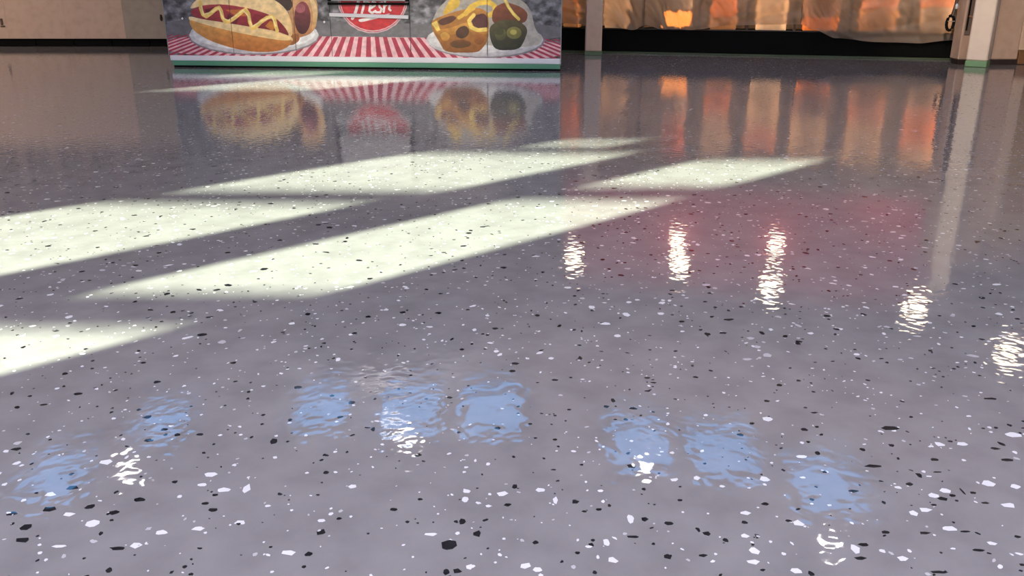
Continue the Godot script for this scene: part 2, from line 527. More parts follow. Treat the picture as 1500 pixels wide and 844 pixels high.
func art() -> ImageTexture:
	var W := 2048
	var Hh := int((TOP - LOW) * PX)
	var im := Image.create(W, Hh, false, Image.FORMAT_RGBA8)
	var n := FastNoiseLite.new()
	n.seed = 4; n.frequency = 0.02; n.fractal_octaves = 5
	for y in Hh:
		for x in W:
			var v := n.get_noise_2d(x * 0.7, y)
			var g := clampf(0.41 + v * 0.36, 0.16, 0.66)
			im.set_pixel(x, y, Color(g * 1.0, g * 0.985, g * 1.04))
	var ops := [
["p","6f6c72","77747a",0,[-1.6,76.4,-6.4,41.2,649.4,43.7,648.9,70.3,510.2,69.5,357.9,70.8,180.4,76.2]],
["p","e9bcc4","e9bcc4",0,[-4.9,52,-10,15.2,650,13.7,649.3,48.7,334.7,49.8]],
["p","b03a50","b03a50",0,[-4.4,51.9,-8.5,50.8,-1.8,50.8,2.2,51.9]],
["p","b03a50","b03a50",0,[4.9,50.9,-10.9,46.5,-3.9,46.6,11.6,50.9]],
["p","b03a50","b03a50",0,[18.2,51,-12.2,42.2,-4.8,42.3,24.9,51]],
["p","b03a50","b03a50",0,[31.6,51.1,-12.2,37.9,-4.6,38,38.2,51.1]],
["p","b03a50","b03a50",0,[44.9,51.1,-11,33.6,-3.1,33.7,51.5,51.2]],
["p","b03a50","b03a50",0,[58.2,51.2,-12,28.2,-3.7,28.3,64.8,51.3]],
["p","b03a50","b03a50",0,[71.4,51.3,-14.7,21.7,-5.9,21.7,78,51.4]],
["p","b03a50","b03a50",0,[84.6,51.4,-15.5,15.2,-6.3,15.2,91.3,51.4]],
["p","b03a50","b03a50",0,[95,50.4,-17.5,7.5,-7.7,7.6,101.7,50.4]],
["p","b03a50","b03a50",0,[108.4,50.5,-0.6,6.6,9.2,6.7,115,50.5]],
["p","b03a50","b03a50",0,[121.7,50.6,19.1,6.8,28.9,6.8,128.3,50.6]],
["p","b03a50","b03a50",0,[135,50.7,38.8,6.9,48.6,7,141.6,50.7]],
["p","b03a50","b03a50",0,[148.2,50.7,58.4,7.1,68.2,7.2,154.9,50.8]],
["p","b03a50","b03a50",0,[161.5,50.8,77.9,7.3,87.7,7.4,168.1,50.9]],
["p","b03a50","b03a50",0,[174.7,50.9,97.5,7.5,107.2,7.6,181.3,51]],
["p","b03a50","b03a50",0,[186.2,49.9,116.9,7.7,126.7,7.8,192.8,50]],
["p","b03a50","b03a50",0,[199.5,50,136.4,7.8,146,7.9,206.2,50.1]],
["p","b03a50","b03a50",0,[212.8,50.1,155.7,8,165.4,8.1,219.5,50.1]],
["p","b03a50","b03a50",0,[226.1,50.2,175,8.2,184.7,8.3,232.7,50.2]],
["p","b03a50","b03a50",0,[239.3,50.3,194.3,8.4,203.9,8.5,246,50.3]],
["p","b03a50","b03a50",0,[252.6,50.4,213.5,8.6,223.1,8.7,259.2,50.4]],
["p","b03a50","b03a50",0,[265.8,50.4,232.7,8.7,242.2,8.8,272.4,50.5]],
["p","b03a50","b03a50",0,[278.3,49.5,251.8,8.9,261.3,9,285,49.5]],
["p","b03a50","b03a50",0,[291.6,49.6,270.9,9.1,280.4,9.2,298.3,49.6]],
["p","b03a50","b03a50",0,[304.9,49.7,289.9,9.3,299.4,9.4,311.5,49.7]],
["p","b03a50","b03a50",0,[318.2,49.7,308.8,9.5,318.3,9.5,324.8,49.8]],
["p","b03a50","b03a50",0,[331.4,49.8,327.8,9.6,337.2,9.7,338,49.9]],
["p","b03a50","b03a50",0,[344.6,49.9,346.6,9.8,356.1,9.9,351.2,50]],
["p","b03a50","b03a50",0,[357.8,50,365.5,10,374.9,10.1,364.4,50]],
["p","b03a50","b03a50",0,[371.3,49,384.2,10.2,393.6,10.2,378,49.1]],
["p","b03a50","b03a50",0,[384.6,49.1,403,10.3,412.3,10.4,391.3,49.2]],
["p","b03a50","b03a50",0,[397.9,49.2,421.6,10.5,431,10.6,404.5,49.3]],
["p","b03a50","b03a50",0,[411.1,49.3,440.3,10.7,449.6,10.8,417.7,49.4]],
["p","b03a50","b03a50",0,[424.3,49.4,458.8,10.8,468.1,10.9,430.9,49.4]],
["p","b03a50","b03a50",0,[437.5,49.5,477.4,11,486.6,11.1,444.1,49.5]],
["p","b03a50","b03a50",0,[450.7,49.6,495.9,11.2,505.1,11.3,457.3,49.6]],
["p","b03a50","b03a50",0,[465.2,48.6,514.3,11.4,523.5,11.4,471.9,48.7]],
["p","b03a50","b03a50",0,[478.5,48.7,532.7,11.5,541.9,11.6,485.1,48.8]],
["p","b03a50","b03a50",0,[491.7,48.8,551,11.7,560.2,11.8,498.3,48.9]],
["p","b03a50","b03a50",0,[504.9,48.9,569.3,11.9,578.5,12,511.5,48.9]],
["p","b03a50","b03a50",0,[518.1,49,587.6,12,596.7,12.1,524.7,49]],
["p","b03a50","b03a50",0,[531.3,49.1,605.8,12.2,614.9,12.3,537.9,49.1]],
["p","b03a50","b03a50",0,[544.4,49.2,624,12.4,633,12.5,551,49.2]],
["p","b03a50","b03a50",0,[559.9,48.2,642.1,12.6,651.1,12.6,566.5,48.3]],
["p","b03a50","b03a50",0,[573.1,48.3,647.7,17.8,656.4,17.9,579.8,48.4]],
["p","b03a50","b03a50",0,[586.4,48.4,646.6,25.1,654.8,25.2,593,48.5]],
["p","b03a50","b03a50",0,[599.5,48.5,646.4,31.3,654.2,31.4,606.1,48.5]],
["p","b03a50","b03a50",0,[612.7,48.6,647.4,36.5,654.8,36.5,619.3,48.6]],
["p","b03a50","b03a50",0,[625.8,48.7,647.1,41.6,654.1,41.7,632.4,48.7]],
["p","b03a50","b03a50",0,[642.1,47.8,645.3,46.8,652,46.8,648.7,47.8]],
["p","8c8790","8c8790",0,[254.5,50.4,249.6,42.2,236.2,34.5,215.5,28.1,189,23.4,158.9,20.7,127.6,20.5,97.7,22.6,71.8,26.9,51.9,33.1,39.7,40.7,36.3,49,41.8,57.2,55.8,64.9,77,71.2,103.7,75.8,133.7,78.3,164.5,78.4,193.8,76.2,219.2,71.9,238.7,65.9,250.8,58.5]],
["p","d9d8dc","c9c6cb",0,[253.6,52.5,248.7,44.3,235.4,36.7,214.9,30.2,188.7,25.5,159,22.9,128,22.6,98.5,24.8,72.8,29.1,53.1,35.3,41.1,42.8,37.7,51.1,43.2,59.4,57,67,78,73.3,104.4,77.9,134,80.4,164.5,80.5,193.5,78.3,218.6,74,237.9,68,249.9,60.6]],
["p","e6e5e8","e6e5e8",0,[248.1,54.5,243.5,47.4,231,40.7,211.6,35.1,186.9,31,158.7,28.7,129.4,28.5,101.5,30.3,77.1,34.1,58.5,39.5,47,46.1,43.7,53.3,48.8,60.5,61.8,67.1,81.6,72.7,106.6,76.7,134.7,78.8,163.6,79,191,77.1,214.9,73.3,233.2,68,244.6,61.6]],
["p","d8b184","b57a50",0,[208.9,119.6,227.1,125.8,250.4,113.6,255.8,97.2,251.3,66.1,240.2,53.4,218.3,47,204.3,40.5,201.8,63.7,209,95]],
["p","8f4a4e","4b2a2e",0,[242.2,78.5,241.1,71.5,239,65,236.1,59.6,232.5,55.7,228.7,53.6,224.8,53.6,221.3,55.6,218.4,59.5,216.4,64.9,215.3,71.4,215.4,78.4,216.5,85.4,218.6,91.9,221.6,97.2,225.1,101,228.9,103,232.7,103,236.2,101.1,239,97.3,241.1,92,242.2,85.5]],
["p","a8626a","a8626a",0,[234.4,93,233.9,91,232.9,89.1,231.3,87.5,229.3,86.4,227.1,85.8,224.9,85.8,222.8,86.4,221.1,87.5,219.7,89,219,90.9,218.8,92.9,219.3,95,220.4,96.9,222,98.4,223.9,99.5,226.1,100.1,228.3,100.1,230.4,99.5,232.2,98.4,233.5,96.9,234.3,95]],
["p","ead2a4","c99a68",0,[241.4,111.5,251.9,103.3,254.9,84.8,248.9,64,241.7,57.6,247.1,84.8]],
["p","9a6038","9a6038",0,[205.2,51.1,219,55.4,222.7,44.9,210.7,36.3,201.6,36.3]],
["p","4a3a34","4a3a34",0,[117.2,117.4,184.6,121.6,210.4,111.4,215.8,97.1,206,86.7,171.5,101]],
["p","efd6a6","e3c08a",0,[42.6,90.2,52.2,102.8,71.6,113.2,117.4,119.5,159.5,115.4,187.6,105.2,204.1,90.8,210.4,72.1,211,53.3,204.8,46.9,195,63.7,180.6,78.2,148.1,90.6,103.8,98.8,65.1,96.6]],
["p","a8404a","7e2c34",0,[44.9,90.2,67.5,97.6,103.8,98.8,148.2,91.6,183,80.3,199.5,63.7,206.1,49,182.9,54.1,133.9,62.3,87,70.5,45.9,79.7]],
["p","c0703c","c0703c",0,[102.9,90.4,127.8,90.5,138,80.1,117.8,82.1]],
["p","6e2630","6e2630",0,[68.9,90.3,85.3,94.5,88.8,86.2,72.2,79.9]],
["p","702a36","702a36",0,[106.7,84.2,124.2,78,118.5,67.5,101,73.7]],
["p","86303a","86303a",0,[149.7,84.4,167.3,80.3,161.6,67.7,146.4,73.9]],
["p","c07a3c","c07a3c",0,[165.9,65.6,175.7,74,184.3,69.9,178.7,57.3]],
["p","f3ddb0","ecc98c",0,[40.3,80.8,62.5,75.6,100.7,70.5,140.9,64.4,183.3,58.4,211.7,48,208.8,40.6,192.4,34.1,154.6,42.3,98.7,52.5,54.4,65,40.5,73.4]],
["p","e0a860","b8703a",0,[40.8,75.5,66.1,67.2,110.6,56.9,155.2,48.7,195.4,42.6,210.3,44.8,205,36.3,194.3,29.8,175.7,25.4,143.7,25.1,109.9,30.2,72.2,41.7,48.6,55.4,40.9,67.1]],
["l","eccb72","eccb72",6,[62.3,101.8,62.3,92.4,64.6,83,69.9,79.8,78.5,85.1,87.2,91.4,93.1,93.5,95.9,88.3,97,77.9,100.8,71.6,107.7,72.7,118.6,79,129.7,87.4,136.8,90.6,140.7,84.3,141.6,71.8,144.1,62.3,149.9,63.4,159.7,71.9,170.5,78.2,178.6,80.3,182.7,76.2,183.9,65.7,185.5,58.4]],
["l","f6e2a0","f6e2a0",2.2,[63.9,96.6,65.7,83,78.6,86.2,91.9,93.5,98,76.8,106.7,73.7,132.2,89.5,140.2,80.2,144.3,64.4,162.2,74,178.6,80.3,183.9,65.7]],
["p","c9aeb6","c9aeb6",0,[401,108.9,398.2,93.9,390.9,80.1,379.8,68.5,365.7,60.2,349.8,55.7,333.5,55.6,318,59.9,304.7,68.1,294.7,79.7,288.8,93.6,287.5,108.6,290.8,123.5,298.5,137.1,309.7,148.3,323.7,156.3,339.3,160.4,355.2,160.4,370.3,156.2,383.3,148.3,393.3,137.1,399.4,123.6]],
["p","c43644","cf3a40",0,[398.9,108.8,396.1,94.5,389.1,81.2,378.4,70.1,364.9,62,349.6,57.8,333.9,57.7,319,61.8,306.3,69.7,296.7,80.8,291,94.1,289.7,108.6,292.9,122.9,300.2,136,311.1,146.8,324.5,154.5,339.5,158.4,354.8,158.4,369.3,154.4,381.9,146.8,391.4,136.1,397.3,123.1]],
["p","d8b8be","d8b8be",0,[397.8,108.8,396.4,99.1,393,89.7,387.7,81,380.7,73.3,372.2,67,362.7,62.3,352.4,59.3,341.8,58.2,331.3,59.2,321.3,62,312.2,66.7,304.4,73,298.1,80.6,293.7,89.4,291.2,98.8,290.8,108.6,292.5,118.3,296.2,127.6,301.7,136.2,308.8,143.6,317.2,149.7,326.7,154.3,336.8,157,347.1,157.9,357.4,157,367.2,154.2,376.1,149.7,383.8,143.7,390,136.2,394.5,127.8,397.2,118.5]],
["p","c63442","c8323a",0,[396.2,108.8,394.8,99.4,391.5,90.3,386.3,81.9,379.5,74.4,371.4,68.3,362.1,63.7,352.2,60.8,341.9,59.8,331.7,60.7,322,63.5,313.2,68,305.6,74.1,299.5,81.5,295.2,89.9,292.9,99.1,292.5,108.6,294.1,118,297.7,127.1,303,135.3,309.9,142.6,318.1,148.5,327.2,152.9,337,155.6,347.1,156.5,357,155.5,366.5,152.9,375.1,148.5,382.6,142.6,388.6,135.4,393,127.2,395.6,118.2]],
["l","f4ecef","f4ecef",4.6,[334.7,127.9,326.5,117.8,321.2,103.5,317.2,91.2,313.4,82,309.8,77.8]],
["l","f4ecef","f4ecef",3.9,[317.4,129.9,334.9,132,356.8,136]],
["l","f4ecef","f4ecef",3.5,[309.8,113.7,325.2,114.8,340.6,117.8]],
["l","f4ecef","f4ecef",3.7,[331.1,103.6,328.3,93.3,325.7,86.1]],
["l","f4ecef","f4ecef",3.3,[329.7,98.5,334.3,102.6,338.7,101.6]],
["l","f4ecef","f4ecef",3.5,[340.4,93.4,347.2,97.5,348.5,101.6,344.2,102.6,339.5,96.4,338,89.3,342.2,86.2,347.9,89.3]],
["l","f4ecef","f4ecef",3.5,[359.4,101.6,353.9,100.6,354.7,95.5,357.9,92.4,355.4,87.3,348.8,87.3]],
["l","f4ecef","f4ecef",3.7,[367.9,119.9,363.9,103.7,360.9,88.3]],
["l","f4ecef","f4ecef",3.5,[362.4,96.5,368.1,100.6,371.3,98.6,369.9,92.5,372,90.4]],
["p","f4ecef","f4ecef",0,[318.6,76.8,336.3,79.5,356.3,82.7,375.1,86.8,358.3,80.1,340.5,75.9,321.6,71.6]],
["p","8b868c","8b868c",0,[615.3,45.5,611.6,38.2,600.8,31.4,583.6,25.7,561.4,21.5,535.9,19.2,509.2,18.9,483.6,20.8,461.2,24.7,443.7,30.2,432.8,36.9,429.2,44.2,433.3,51.6,444.6,58.4,462.1,64,484.5,68.1,509.9,70.3,536.2,70.4,561.4,68.5,583.4,64.7,600.6,59.3,611.5,52.7]],
["p","d3d0d2","c4c0c4",0,[613.1,47.6,609.5,40.3,598.6,33.5,581.4,27.8,559.2,23.6,533.7,21.3,507.1,21,481.5,22.9,459,26.8,441.6,32.3,430.7,39,427.1,46.3,431.1,53.6,442.4,60.4,460,66.1,482.4,70.1,507.8,72.3,534.1,72.5,559.3,70.5,581.3,66.7,598.4,61.3,609.3,54.8]],
["p","dfdcde","dfdcde",0,[602.4,49.5,599,43.4,588.9,37.7,572.9,32.9,552.2,29.4,528.5,27.5,503.8,27.2,480,28.8,459.1,32,442.9,36.6,432.7,42.2,429.3,48.4,433.1,54.6,443.6,60.3,459.9,65,480.8,68.5,504.4,70.3,528.9,70.4,552.3,68.8,572.8,65.6,588.7,61.1,598.9,55.6]],
["p","a9a19a","b9b2ac",0,[436.6,71.2,445.9,91.7,468,112,500.2,120.1,553.3,118.2,582.9,104.3,593.6,90.3,600.2,61.8,613.1,49.6,606.8,39.3,574.6,34.9,444.5,44.3]],
["p","c08440","8a5426",0,[435.6,73.3,445.5,79.5,476.1,89.8,510.5,96,527.5,88,527.2,47,514,30.2,505.3,27,457.2,26.6,448.8,42.3,438.4,58.8]],
["p","d29a4c","b0742e",0,[438.6,65,447,52.7,455.6,50.6,499.3,61.3,525.1,53.2,525.2,65.5,499.5,75.6,455.9,61]],
["p","5e3a30","5e3a30",0,[445.4,75.4,469.4,83.7,478,79.6,467,71.4,451.7,67.2]],
["p","5c3434","5c3434",0,[499.6,81.8,523.3,88,527.3,65.5,510.1,61.3,501.5,69.5]],
["p","7a4c26","573a22",0,[464.1,41.3,475.1,46.6,488.2,46.7,500.1,42.6,496.7,36.4,481.4,33.1,468.3,35.1]],
["p","5a3a2a","4a3024",0,[474.3,58,479.9,65.3,490.7,68.4,497.1,61.2,493.7,51.9,483.9,47.7,476.3,50.8]],
["p","dca850","b87c34",0,[449.2,54.7,458,58.9,466.6,52.8,462,44.4,453.3,44.4]],
["p","a8682e","7e4a22",0,[501.3,53,512.2,57.2,522.9,51.1,516.3,38.6,505.5,40.6]],
["p","e6c45a","d8aa40",0,[454.4,85.6,463.4,101.9,472.3,114.1,482.9,108.1,481.6,96.9,469.6,89.8,458.6,83.6]],
["p","eaca6a","eaca6a",0,[436.6,71.2,445.4,75.4,450.5,61,445,58.9]],
["l","ecc450","ecc450",7.6,[491,85.8,499.8,96,512.7,102.1,527.7,103.1,536.2,98.1,538.2,90,529.6,83.9]],
["l","f0d070","f0d070",6,[503.9,83.8,496.3,75.6,499.3,65.4,510.1,61.3,523,62.4]],
["l","e4b850","e4b850",5.5,[480.2,79.6,493.2,87.8,504.1,94]],
["p","8e5236","6e3c2a",0,[534,94.1,553.2,104.2,578.7,96.3,589.3,86.2,585.2,72,553.1,69.8,531.7,71.7]],
["p","5c5436","2c2c24",0,[527.4,67.6,548.9,77.9,574.5,76,589.5,63.8,583.2,45.3,574.6,31.8,537.9,30.4,529.3,47]],
["p","6e6a3c","4a4a2c",0,[535.9,57.4,546.7,65.6,555.2,59.5,553.1,47.2,540.1,45]],
["p","3a3826","3a3826",0,[550.9,47.1,566,45.2,578.9,49.4,572.4,36.9,555.2,34.7]],
["p","8c8448","6c6838",0,[578.8,57.6,578.4,55,577,52.6,574.8,50.6,572,49.2,568.7,48.4,565.4,48.4,562.1,49.1,559.3,50.5,557.1,52.5,555.7,54.9,555.2,57.5,555.7,60.1,557.1,62.5,559.3,64.5,562.1,65.9,565.4,66.7,568.7,66.7,571.9,66,574.7,64.6,576.9,62.6,578.3,60.2]],
["p","b0a45a","b0a45a",0,[571.3,58.6,571.1,57.4,570.5,56.4,569.5,55.5,568.2,54.8,566.7,54.5,565.2,54.5,563.7,54.8,562.5,55.4,561.5,56.3,560.8,57.4,560.6,58.5,560.8,59.7,561.5,60.8,562.5,61.6,563.7,62.3,565.2,62.6,566.7,62.6,568.2,62.3,569.5,61.7,570.5,60.8,571.1,59.8]],
["p","4c4a2c","4c4a2c",0,[551,59.5,550.6,57.8,549.7,56.2,548.3,54.8,546.5,53.9,544.5,53.4,542.3,53.3,540.3,53.8,538.5,54.8,537.1,56.1,536.2,57.7,535.9,59.4,536.2,61.2,537.1,62.8,538.5,64.1,540.3,65,542.4,65.5,544.5,65.6,546.6,65.1,548.4,64.1,549.8,62.8,550.7,61.2]],
["l","ecd068","ecd068",4.6,[552.2,108.2,558.5,96.2,566,86.1,574.5,78]],
["l","f4e08c","f4e08c",1.6,[552.2,108.2,558.5,96.2,566,86.1]],
["l","7a7a80","7a7a80",1.5,[525,44.9,524.8,24.1]],
["p","e8e6ea","e8e6ea",0,[31.3,76.5,30.8,75.4,29.8,74.7,28.6,74.7,27.8,75.4,27.6,76.5,28.1,77.6,29.1,78.3,30.3,78.3,31.1,77.6]],
["p","e8e6ea","e8e6ea",0,[265.8,72.4,265.3,71.3,264.4,70.6,263.3,70.6,262.5,71.3,262.2,72.4,262.6,73.5,263.6,74.2,264.7,74.2,265.5,73.5]]
	]
	for o in ops:
		var pts := PackedVector2Array()
		var raw: Array = o[4]
		for i in range(0, raw.size(), 2):
			pts.append(Vector2(raw[i] * 0.01 * PX, (TOP - raw[i + 1] * 0.01) * PX))
		var c0 := Color.html(o[1])
		var c1 := Color.html(o[2])
		if o[0] == "p":
			if pts.size() > 4 and pts.size() < 20:
				for again in 2:
					var soft := PackedVector2Array()
					for i in pts.size():
						var a := pts[i]
						var b := pts[(i + 1) % pts.size()]
						soft.append(a.lerp(b, 0.22)); soft.append(a.lerp(b, 0.78))
					pts = soft
			paint_poly(im, pts, c0, c1)
		else:
			var r: float = o[3] * 0.005 * PX
			for i in pts.size():
				var disc := PackedVector2Array()
				for k in 14: disc.append(pts[i] + Vector2.from_angle(TAU * k / 14.0) * r)
				paint_poly(im, disc, c0, c0)
				if i + 1 < pts.size():
					var d := (pts[i + 1] - pts[i]).normalized().orthogonal() * r
					paint_poly(im, PackedVector2Array([pts[i] + d, pts[i + 1] + d, pts[i + 1] - d, pts[i] - d]), c0, c0)
	# printing grain of the photograph on the panels
	n.frequency = 0.02
	n.fractal_octaves = 3
	for y in Hh:
		for x in W:
			var q := im.get_pixel(x, y)
			var v2 := 1.0 + 0.14 * n.get_noise_2d(x, y * 1.3)
			im.set_pixel(x, y, Color(q.r * v2, q.g * v2, q.b * v2))
	return ImageTexture.create_from_image(im)

func kiosk() -> void:
	var k := base("food_kiosk", Vector3(-5.61, 0, -14.97), -atan2(0.64, 6.37))
	tag(k, "food kiosk wrapped in panels printed with a hot dog and nachos", "kiosk")
	var L := 6.40
	var st := new_st()
	cbox(st, Vector3(L / 2 - 0.08, 1.10, -1.16), Vector3(L - 0.5, 2.12, 2.26), 0.01)
	mesh(st, "body", mat(lin(0.22, 0.21, 0.22), 0.6), k)
	var print_ := mat(Color.WHITE, 0.45)
	print_.albedo_texture = art()
	print_.texture_repeat = false
	var seams := [0.0, 1.101, 2.144, 2.738, 4.022, 5.251, L]
	for i in 6:
		var a: float = seams[i] + (0.004 if i else 0.0)
		var b: float = seams[i + 1] - (0.004 if i < 5 else 0.0)
		st = new_st()
		var y0 := 0.185
		var y1 := TOP
		var zf := 0.0
		var zb := -0.024
		var P := [Vector3(a, y0, zf), Vector3(b, y0, zf), Vector3(b, y1, zf), Vector3(a, y1, zf)]
		for q in [[0, 2, 1], [0, 3, 2]]:
			for j in q:
				var v: Vector3 = P[j]
				st.set_uv(Vector2(v.x * PX / 2048.0, (TOP - v.y) / (TOP - LOW)))
				st.add_vertex(v)
		for e in [[0, 1, Vector3.DOWN], [1, 2, Vector3.RIGHT], [2, 3, Vector3.UP], [3, 0, Vector3.LEFT]]:
			var p0: Vector3 = P[e[0]]
			var p1: Vector3 = P[e[1]]
			st.set_uv(Vector2(0.001, 0.02))
			quad(st, p0, p1, p1 + Vector3(0, 0, zb), p0 + Vector3(0, 0, zb), e[2])
		mesh(st, "printed_panel", print_, k)
	st = new_st(); cbox(st, Vector3(L / 2 + 0.01, 0.148, 0.005), Vector3(L - 0.02, 0.082, 0.05), 0.006)
	mesh(st, "white_strip", M.white, k).set_meta("label", "white kick strip")
	st = new_st(); cbox(st, Vector3(L / 2 + 0.025, 0.068, 0.0), Vector3(L - 0.05, 0.076, 0.05), 0.004)
	mesh(st, "green_strip", M.green, k).set_meta("label", "green base strip")
	st = new_st(); cbox(st, Vector3(L / 2 + 0.03, 0.014, -0.02), Vector3(L - 0.06, 0.028, 0.05), 0.003)
	mesh(st, "toe_gap", M.black, k)
	# edge trim at both ends
	for x in [-0.006, L + 0.006]:
		st = new_st(); cbox(st, Vector3(x, 1.15, -0.012), Vector3(0.012, 2.1, 0.034), 0.003)
		mesh(st, "corner_trim", mat(lin(0.35, 0.35, 0.36), 0.4, 0.5), k)
	# roof board
	st = new_st(); cbox(st, Vector3(L / 2 - 0.08, 2.24, -1.14), Vector3(L - 0.4, 0.08, 2.4), 0.01)
	mesh(st, "top_board", M.dark, k)
	var bsn := k.transform
	# menu screen with a black frame over the badge
	var s := base("menu_screen", bsn * Vector3(3.375, 0.985, 0.03), k.rotation.y)
	tag(s, "black framed menu screen mounted over the round red badge", "screen")
	var fr: Material = M.black
	for b in [[0.0, 0.018, 1.30, 0.036], [0.0, 0.83, 1.30, 0.06], [-0.62, 0.43, 0.06, 0.74], [0.62, 0.43, 0.06, 0.74]]:
		st = new_st(); cbox(st, Vector3(b[0], b[1], 0.0), Vector3(b[2], b[3], 0.05), 0.006); mesh(st, "frame_rail", fr, s)
	st = new_st(); cbox(st, Vector3(0, 0.43, -0.005), Vector3(1.18, 0.74, 0.03), 0.002); mesh(st, "screen_face", mat(lin(0.34, 0.33, 0.35), 0.3), s)
	# white rail
	var r := base("white_rail", bsn * Vector3(3.375, 0.82, 0.03), k.rotation.y)
	tag(r, "thin white rail across the round red badge on the kiosk", "rail")
	r.rotation.z = -0.025
	st = new_st(); cbox(st, Vector3.ZERO, Vector3(1.27, 0.055, 0.03), 0.005); mesh(st, "bar", mat(lin(0.62, 0.60, 0.66), 0.4), r)
	for x in [-0.5, 0.5]:
		st = new_st(); lathe(st, [[0.012, 0.0], [0.012, 0.02]], Vector3(x, -0.01, -0.012), 8); mesh(st, "bracket", M.metal, r)
	# dark drum hung over the kiosk
	var d := base("ceiling_drum", Vector3(-2.4, 4.5, -15.8))
	tag(d, "dark round drum hung from the ceiling over the kiosk", "canopy")
	st = new_st(); lathe(st, [[0.0, 0.0], [1.7, 0.0], [1.78, 0.05], [1.78, 0.6], [1.7, 0.65], [0.0, 0.65]], Vector3.ZERO, 48); mesh(st, "drum", M.dark, d)
	st = new_st(); lathe(st, [[1.45, 0.66], [1.6, 0.66], [1.6, 0.70], [1.45, 0.70], [1.45, 0.66]], Vector3.ZERO, 48); mesh(st, "added_cove_glow", glow(lin(1.0, 0.93, 0.9), 2.0), d)
	var cl := OmniLight3D.new()  # lamp and glowing ring added, hidden from below, to brighten the ceiling round the drum
	cl.name = "added_cove_lamp"
	cl.light_color = lin(1.0, 0.93, 0.9)
	cl.light_energy = 1.2
	cl.light_size = 0.2
	cl.omni_range = 60.0
	cl.omni_attenuation = 2.0
	cl.shadow_enabled = true
	d.add_child(cl)
	cl.position = Vector3(0, 0.95, 0)
	for a in 3:
		var pt := Vector3(cos(a * TAU / 3.0) * 1.2, 0.64, sin(a * TAU / 3.0) * 1.2)
		st = new_st(); tube(st, [pt, pt + Vector3(0, 0.86, 0)], 0.012, 8); mesh(st, "hanger", M.metal, d)

